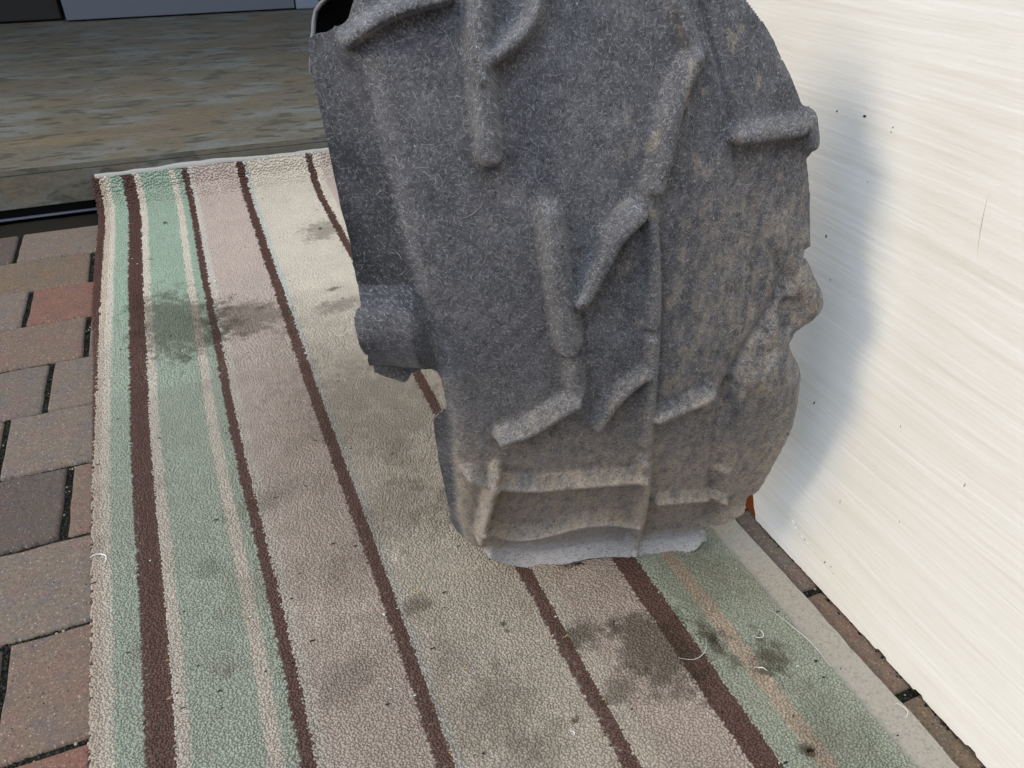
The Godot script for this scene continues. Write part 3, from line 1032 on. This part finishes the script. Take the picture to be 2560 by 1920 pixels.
# ---------------------------------------------------------------- step, doorway
func build_step() -> void:
	var im := slate_images()
	var m := mat(Color(0.76, 0.755, 0.73), 0.55, 0.4)
	m.albedo_texture = tex(im[0])
	m.normal_enabled = true
	m.normal_texture = bump(im[1], 2.0)
	m.normal_scale = 0.5
	m.uv1_triplanar = true
	m.uv1_world_triplanar = true
	m.uv1_scale = Vector3(0.36, 0.40, 0.40)
	m.uv1_offset = Vector3(0.31, 0.12, 0.44)
	var root := base("entrance_step")
	tag(root, "low entrance step clad in streaky slate-look tiles", "", "", "structure")
	# floor tiles: joint runs back from the front edge
	for t in [[-1.70, -0.8508], [-0.85, 0.35], [0.3508, 2.1]]:
		for r in [[-2.705, -1.684], [-3.730, -2.708], [-4.8, -3.733]]:
			var o := put("tile", box_mesh(t[1] - t[0], 0.012, r[1] - r[0], 0.0008), m, root)
			o.position = Vector3((t[0] + t[1]) / 2, 0.092, (r[0] + r[1]) / 2)
	for t in [[-1.70, -0.66], [-0.657, 0.543], [0.546, 2.1]]:
		var o := put("riser_tile", box_mesh(t[1] - t[0], 0.066, 0.011, 0.0018), m, root)
		o.position = Vector3((t[0] + t[1]) / 2, 0.0525, -1.6905)
	var c := put("step_core", box_mesh(3.8, 0.085, 3.1, 0.002), mat(Color(0.30, 0.29, 0.28), 1.0, 0.2), root)
	c.position = Vector3(0.2, 0.0433, -3.2485)
	var gr := put("tile_bed", box_mesh(3.8, 0.004, 3.1, 0.001), mat(Color(0.52, 0.50, 0.46), 1.0, 0.2), root)
	gr.position = Vector3(0.2, 0.0945, -3.2465)
	# black strip under the riser and a thin grey lip on the bricks
	var s := put("black_strip", box_mesh(3.7, 0.0185, 0.008, 0.0015), mat(Color(0.022, 0.022, 0.024), 0.7, 0.2), root)
	s.position = Vector3(0.2, 0.0085, -1.692)
	var s2 := put("grey_lip", box_mesh(3.7, 0.003, 0.010, 0.001), mat(Color(0.30, 0.30, 0.33), 0.5, 0.4), root)
	s2.position = Vector3(0.2, 0.0025, -1.6815)

func build_doorway() -> void:
	var wall_mat := mat(Color(0.44, 0.41, 0.38), 0.95, 0.2)
	for w in [["unseen_wall", Vector3(-1.82, 1.35, -3.75), Vector3(0.24, 2.7, 2.5), "plain rendered house wall on the open side of the entrance step"],
			["unseen_wall", Vector3(1.98, 1.35, -3.35), Vector3(0.24, 2.7, 3.3), "plain rendered house wall on the board's side of the entrance step"],
			["unseen_wall", Vector3(0.18, 1.39, -4.88), Vector3(3.36, 2.6, 0.2), "rendered house wall at the very back of the entrance step"]]:
		var o := put(w[0], box_mesh(w[2].x, w[2].y, w[2].z, 0.004), wall_mat)
		o.position = w[1]
		tag(o, w[3], "wall")
	var sky_block := put("unseen_wall", box_mesh(7.0, 3.1, 0.25, 0.004), mat(Color(0.50, 0.43, 0.38), 0.95, 0.2))
	sky_block.position = Vector3(1.2, 1.55, 2.6)  # unseen wall added behind the camera to hold back frontal sky light
	tag(sky_block, "added unseen brown wall behind the camera, blocking sky light from the front", "wall")
	var roof := put("porch_roof", box_mesh(3.9, 0.14, 3.6, 0.006), mat(Color(0.5, 0.48, 0.45), 0.9, 0.2))
	roof.position = Vector3(0.18, 2.78, -3.25)
	tag(roof, "flat porch roof over the entrance step", "porch roof")
	var door := base("door", Vector3(0.0, 0.0985, -3.37))
	tag(door, "blue-grey door leaf with a plain lower panel at the back of the step", "door")
	var dm := mat(Color(0.40, 0.415, 0.435), 0.35, 0.5)
	var leaf := put("leaf", box_mesh(0.80, 2.06, 0.045, 0.003), dm, door)
	leaf.position = Vector3(0.055, 1.035, 0.0)
	var kick := put("lower_panel", box_mesh(0.80, 0.50, 0.012, 0.002), dm, door)
	kick.position = Vector3(0.055, 0.255, 0.029)
	var post := put("frame_post", box_mesh(0.09, 2.15, 0.08, 0.004), mat(Color(0.50, 0.53, 0.57), 0.4, 0.5), door)
	post.position = Vector3(0.505, 1.075, 0.0)
	var post2 := put("frame_post", box_mesh(0.5, 2.15, 0.08, 0.004), mat(Color(0.15, 0.135, 0.12), 0.6, 0.4), door)
	post2.position = Vector3(-0.61, 1.08, -0.04)

# ---------------------------------------------------------------- board
func build_board() -> void:
	var im := board_images()
	var face := mat(Color(1.0, 1.0, 1.0), 0.5, 0.4)
	face.albedo_texture = tex(im[0])
	face.normal_enabled = true
	face.normal_texture = bump(im[1], 1.2)
	face.normal_scale = 0.2
	var corem := mat(Color(0.44, 0.235, 0.12), 0.95, 0.2)
	var root := base("laminate_board", Vector3(0.478, 0.0015, 0.0))
	tag(root, "white wood-grain laminate board on its edge, one chipped corner showing brown core", "board")
	var z0 := -0.93
	var z1 := 0.75
	var hgt := 1.22
	var core := put("brown_core", box_mesh(0.018, hgt, z1 - z0, 0.001), corem, root)
	core.position = Vector3(0.0112, hgt / 2, (z0 + z1) / 2)
	# laminate sheet with ragged lower edge and broken-off corner
	var nn := noise(81, 30.0, 3)
	var poly := PackedVector2Array()
	poly.append(Vector2(z0, hgt - 0.001))
	poly.append(Vector2(z0, 0.052))
	for p in [[-0.60, 0.045], [-0.53, 0.040], [-0.497, 0.040], [-0.482, 0.035], [-0.4705, 0.031], [-0.4645, 0.0265], [-0.4620, 0.021], [-0.4595, 0.014], [-0.4550, 0.008], [-0.4535, 0.003], [-0.4515, 0.0007]]: poly.append(Vector2(p[0], p[1]))
	var z := -0.448
	while z < z1:
		var y := 0.0010 + 0.0009 * nn.get_noise_1d(z * 4.0)
		if absf(z + 0.268) < 0.006 or absf(z + 0.225) < 0.004 or absf(z + 0.17) < 0.005: y += 0.0022
		poly.append(Vector2(z, y))
		z += 0.0022
	poly.append(Vector2(z1, 0.001))
	poly.append(Vector2(z1, hgt - 0.001))
	var ti := Geometry2D.triangulate_polygon(poly)
	var v := PackedVector3Array()
	var n := PackedVector3Array()
	var uv := PackedVector2Array()
	var idx := PackedInt32Array()
	for p in poly:
		v.append(Vector3(0, p.y, p.x)); n.append(Vector3.LEFT)
		uv.append(Vector2(p.x / 1.7 + 0.55, 1.0 - p.y / 1.13))
	for k in ti: idx.append(k)
	for k in poly.size():
		var a := poly[k]
		var b := poly[(k + 1) % poly.size()]
		var o := v.size()
		var d := (b - a).normalized()
		for q in [[a, 0.0], [b, 0.0], [b, 0.0021], [a, 0.0021]]:
			v.append(Vector3(q[1], q[0].y, q[0].x)); n.append(Vector3(0, -d.x, d.y)); uv.append(Vector2(q[0].x / 1.7 + 0.55, 1.0 - q[0].y / 1.13))
		idx.append_array(PackedInt32Array([o, o + 1, o + 2, o, o + 2, o + 3]))
	put("laminate_face", arrays(v, n, uv, idx), face, root)
	# small chips, knocks and dark scuffs on the face
	var scuff := mat(Color(0.13, 0.125, 0.12), 0.9, 0.2)
	var pale := mat(Color(0.93, 0.94, 0.95), 0.5, 0.4)
	var greys := mat(Color(0.66, 0.64, 0.61), 0.9, 0.2)
	for s in [[0.435, -0.450, 0.0028, 0.0016, 0], [0.4315, -0.479, 0.0012, 0.0018, 0], [0.431, -0.4215, 0.0014, 0.0022, 2], [0.4345, -0.421, 0.0010, 0.0010, 0], [0.333, -0.457, 0.0013, 0.0028, 0], [0.182, -0.420, 0.0012, 0.0034, 0], [0.129, -0.407, 0.0016, 0.0016, 2],
			[0.0425, -0.4035, 0.0038, 0.0042, 1], [0.0390, -0.3985, 0.0012, 0.0022, 1], [0.0378, -0.392, 0.0010, 0.0018, 2], [0.0372, -0.388, 0.0013, 0.0020, 1], [0.0366, -0.384, 0.0010, 0.0015, 0], [0.0360, -0.379, 0.0014, 0.0018, 1], [0.0350, -0.372, 0.0010, 0.0016, 1], [0.0345, -0.354, 0.0009, 0.0032, 0], [0.0365, -0.3462, 0.0016, 0.0030, 2], [0.031, -0.342, 0.0008, 0.0018, 2],
			[0.212, -0.264, 0.0012, 0.006, 2], [0.11, -0.36, 0.0009, 0.007, 2], [0.22, -0.33, 0.0008, 0.005, 2], [0.39, -0.43, 0.0008, 0.0022, 2], [0.30, -0.44, 0.0007, 0.002, 0], [0.26, -0.40, 0.0007, 0.0016, 2], [0.35, -0.41, 0.0007, 0.0016, 2], [0.0455, -0.462, 0.0009, 0.0018, 2], [0.17, -0.34, 0.0008, 0.0014, 2], [0.14, -0.30, 0.0007, 0.004, 2]]:
		var sm := SphereMesh.new()
		sm.radius = 1.0; sm.height = 2.0; sm.radial_segments = 9; sm.rings = 5
		var o := put("chip_mark", sm, [scuff, pale, greys][s[4]], root)
		o.position = Vector3(-0.0001, s[0], s[1])
		var sc0: float = 0.36 if s[4] == 2 else 0.58
		o.scale = Vector3(0.0003, s[3] * sc0, s[2] * 0.58)
		o.rotation.x = rng.randf_range(-0.5, 0.5)
	# darker long scratch with a knot-like smudge
	var sc := PackedVector3Array()
	for i in 9: sc.append(Vector3(0.0, lerpf(0.418, 0.372, i / 8.0), -0.330 + 0.009 * pow(i / 8.0, 1.5)))
	put("scratch", thread_mesh(sc, 0.0004, 0.1), mat(Color(0.74, 0.71, 0.65), 0.9, 0.2), root)

# ---------------------------------------------------------------- litter
func build_crumbs() -> void:
	# dust, grit and lint too small to count, spread over the rug
	var mm2 := MultiMesh.new()
	mm2.transform_format = MultiMesh.TRANSFORM_3D
	mm2.use_colors = true
	var b := SphereMesh.new()
	b.radius = 1.0; b.height = 1.4; b.radial_segments = 6; b.rings = 3
	mm2.mesh = b
	mm2.instance_count = 420
	for i in 420:
		var x := rng.randf_range(-0.19, 0.44)
		var z := -0.15 - 1.45 * pow(rng.randf(), 1.6)
		var s := rng.randf_range(0.0004, 0.0010)
		mm2.set_instance_transform(i, Transform3D(Basis.from_euler(Vector3(0, rng.randf() * 6.3, 0)).scaled(Vector3(s * rng.randf_range(0.8, 3.2), s * 0.6, s)), Vector3(x, rug_height(x, z) + 0.0056, z)))
		var q := rng.randf()
		mm2.set_instance_color(i, Color(0.02, 0.02, 0.018) if q < 0.6 else (Color(0.55, 0.52, 0.46) if q < 0.85 else Color(0.36, 0.22, 0.11)))
	var mi := MultiMeshInstance3D.new()
	mi.name = "rug_crumbs"
	mi.multimesh = mm2
	var cm := mat(Color.WHITE, 1.0, 0.1)
	cm.vertex_color_use_as_albedo = true
	mi.material_override = cm
	add_child(mi, true)
	tag(mi, "fine dark and pale crumbs scattered over the striped rug", "crumbs", "", "stuff")

func build_litter() -> void:
	var white := mat(Color(0.84, 0.83, 0.80), 0.9, 0.2)
	var straw := mat(Color(0.66, 0.56, 0.38), 0.9, 0.2)
	var darkm := mat(Color(0.13, 0.12, 0.10), 0.9, 0.2)
	# name, label, category, material, x, z, length, heading, curl, radius
	var list := [
		["lint_thread", "looped white thread on the green stripe nearest the board", "thread", white, 0.385, -0.328, 0.020, 0.6, 0.42, 0.00055],
		["lint_thread", "short straight white thread across the pinkish line in the stained green stripe", "thread", white, 0.357, -0.296, 0.012, 0.1, 0.10, 0.0006],
		["lint_thread", "long fine pale thread arching from the wide brown stripe to the stained green", "thread", white, 0.300, -0.330, 0.044, 0.75, -0.20, 0.0003],
		["lint_thread", "long fine pale thread lying over the bare backing strip", "thread", white, 0.409, -0.345, 0.075, 1.15, 0.05, 0.0003],
		["lint_thread", "curled pale thread over the backing strip edge by the brick joint", "thread", white, 0.446, -0.222, 0.020, 0.2, 0.30, 0.0004],
		["straw_piece", "tan straw piece on the cream stripe below the liner's foot", "straw", straw, 0.102, -0.492, 0.009, 0.2, 0.15, 0.0009],
		["straw_piece", "thin tan straw sliver left of the dark smudge on the cream stripe", "straw", straw, 0.1165, -0.393, 0.007, 0.3, 0.05, 0.0006],
		["straw_piece", "pale straw sliver at the narrow brown stripe beside the dark patch", "straw", straw, 0.213, -0.388, 0.008, -0.35, 0.05, 0.0006],
		["lint_thread", "white fluff crumb on the cream stripe near the small blue-black smear", "lint", white, 0.180, -0.303, 0.006, -0.2, 0.3, 0.0007],
		["lint_thread", "pale fluff on the narrow brown stripe at the top corner of the green-brown stain", "lint", white, -0.028, -1.243, 0.012, 0.3, -0.4, 0.0008],
		["lint_thread", "tangle of pale yarn pulled from the rug's left edge", "thread", white, -0.192, -0.655, 0.030, -0.6, 0.30, 0.0009],
		["dry_twig", "dark twig pieces under the curved foot of the liner", "twig", darkm, 0.262, -0.462, 0.010, -0.3, 0.1, 0.0010],
		["lint_thread", "white grain on the left brown line between two cream bands", "lint", white, 0.066, -0.476, 0.0035, 0.4, 0.1, 0.0010],
		["straw_piece", "orange fleck on the narrow brown stripe low in the photo", "straw", straw, 0.090, -0.372, 0.0030, 0.4, 0.1, 0.0007],
		["leaf_crumb", "small dark crumb on the green stripe above the stain", "crumb", darkm, -0.127, -1.374, 0.010, -0.3, 0.15, 0.0006],
		["leaf_crumb", "black crumb low on the pinkish line of the stripe nearest the board", "crumb", darkm, 0.349, -0.217, 0.006, -0.2, 0.1, 0.0013],
	]
	for l in list:
		var pts := PackedVector3Array()
		var a: float = l[7]
		var p := Vector3.ZERO
		for i in 12:
			pts.append(p + Vector3(0, 0.0006 * sin(i * 1.1), 0))
			p += Vector3(cos(a), 0, sin(a)) * l[6] / 11.0
			a += l[8]
		var o := put(l[0], thread_mesh(pts, l[9]), l[3])
		o.position = Vector3(l[4], rug_height(l[4], l[5]) + 0.0062, l[5])
		tag(o, l[1], l[2], "litter on the rug")

# ---------------------------------------------------------------- scene
func _ready() -> void:
	rng.seed = 20240611
	var cam := Camera3D.new()
	cam.name = "camera"
	var yaw := deg_to_rad(22.49)
	var pitch := deg_to_rad(34.87)
	var roll := deg_to_rad(0.466)
	var f := Vector3(sin(yaw) * cos(pitch), -sin(pitch), -cos(yaw) * cos(pitch))
	var r := Vector3(cos(yaw), 0, sin(yaw))
	var u := r.cross(f)
	cam.transform = Transform3D(Basis(r * cos(roll) + u * sin(roll), u * cos(roll) - r * sin(roll), -f), Vector3(0, 0.6, 0))
	cam.fov = 53.60
	cam.near = 0.02
	cam.far = 300.0
	add_child(cam)
	var sky_mat := ProceduralSkyMaterial.new()
	sky_mat.sky_top_color = Color(0.85, 0.915, 1.0)
	sky_mat.sky_horizon_color = Color(0.58, 0.62, 0.69)
	sky_mat.sky_curve = 0.5
	sky_mat.ground_bottom_color = Color(0.30, 0.29, 0.28)
	sky_mat.ground_horizon_color = Color(0.50, 0.50, 0.50)
	sky_mat.sun_angle_max = 0.0
	var sky := Sky.new()
	sky.sky_material = sky_mat
	var env := Environment.new()
	env.background_mode = Environment.BG_SKY
	env.sky = sky
	env.background_energy_multiplier = 2.05
	env.tonemap_mode = Environment.TONE_MAPPER_LINEAR
	env.tonemap_exposure = 1.65
	env.sdfgi_enabled = true
	env.ssao_enabled = true
	env.ssil_enabled = true
	var we := WorldEnvironment.new()
	we.name = "sky"
	we.environment = env
	add_child(we)
	var sun := DirectionalLight3D.new()
	sun.name = "sun"
	sun.light_color = Color(1.0, 0.93, 0.83)
	sun.light_energy = 0.32
	sun.light_angular_distance = 18.0
	sun.shadow_enabled = true
	sun.look_at_from_position(Vector3.ZERO, Vector3(0.85, -0.48, 0.06), Vector3.UP)
	add_child(sun)

	build_paving()
	build_step()
	build_doorway()
	build_board()
	var backing := mat(Color(0.665, 0.645, 0.605), 1.0, 0.1)
	var bi := Image.create(256, 256, false, Image.FORMAT_RGB8)
	bi.fill(Color(0.93, 0.92, 0.9))
	speckle(bi, 9000, [Color(0.75, 0.73, 0.69), Color(1, 1, 0.98), Color(0.82, 0.80, 0.75)], 1.6, 0.2, 0.6)
	backing.albedo_texture = tex(bi)
	build_rug(backing, mat(Color(0.63, 0.61, 0.57), 1.0, 0.1))
	var fi := felt_images()
	var felt := mat(Color.WHITE, 1.0, 0.15)
	felt.albedo_texture = tex(fi[0])
	felt.normal_enabled = true
	felt.normal_texture = bump(fi[1], 2.0)
	felt.normal_scale = 0.55
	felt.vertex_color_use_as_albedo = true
	felt.rim_enabled = true
	felt.rim = 0.35
	felt.rim_tint = 0.5
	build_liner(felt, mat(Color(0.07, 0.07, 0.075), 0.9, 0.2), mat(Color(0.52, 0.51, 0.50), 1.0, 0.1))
	build_litter()
	build_crumbs()
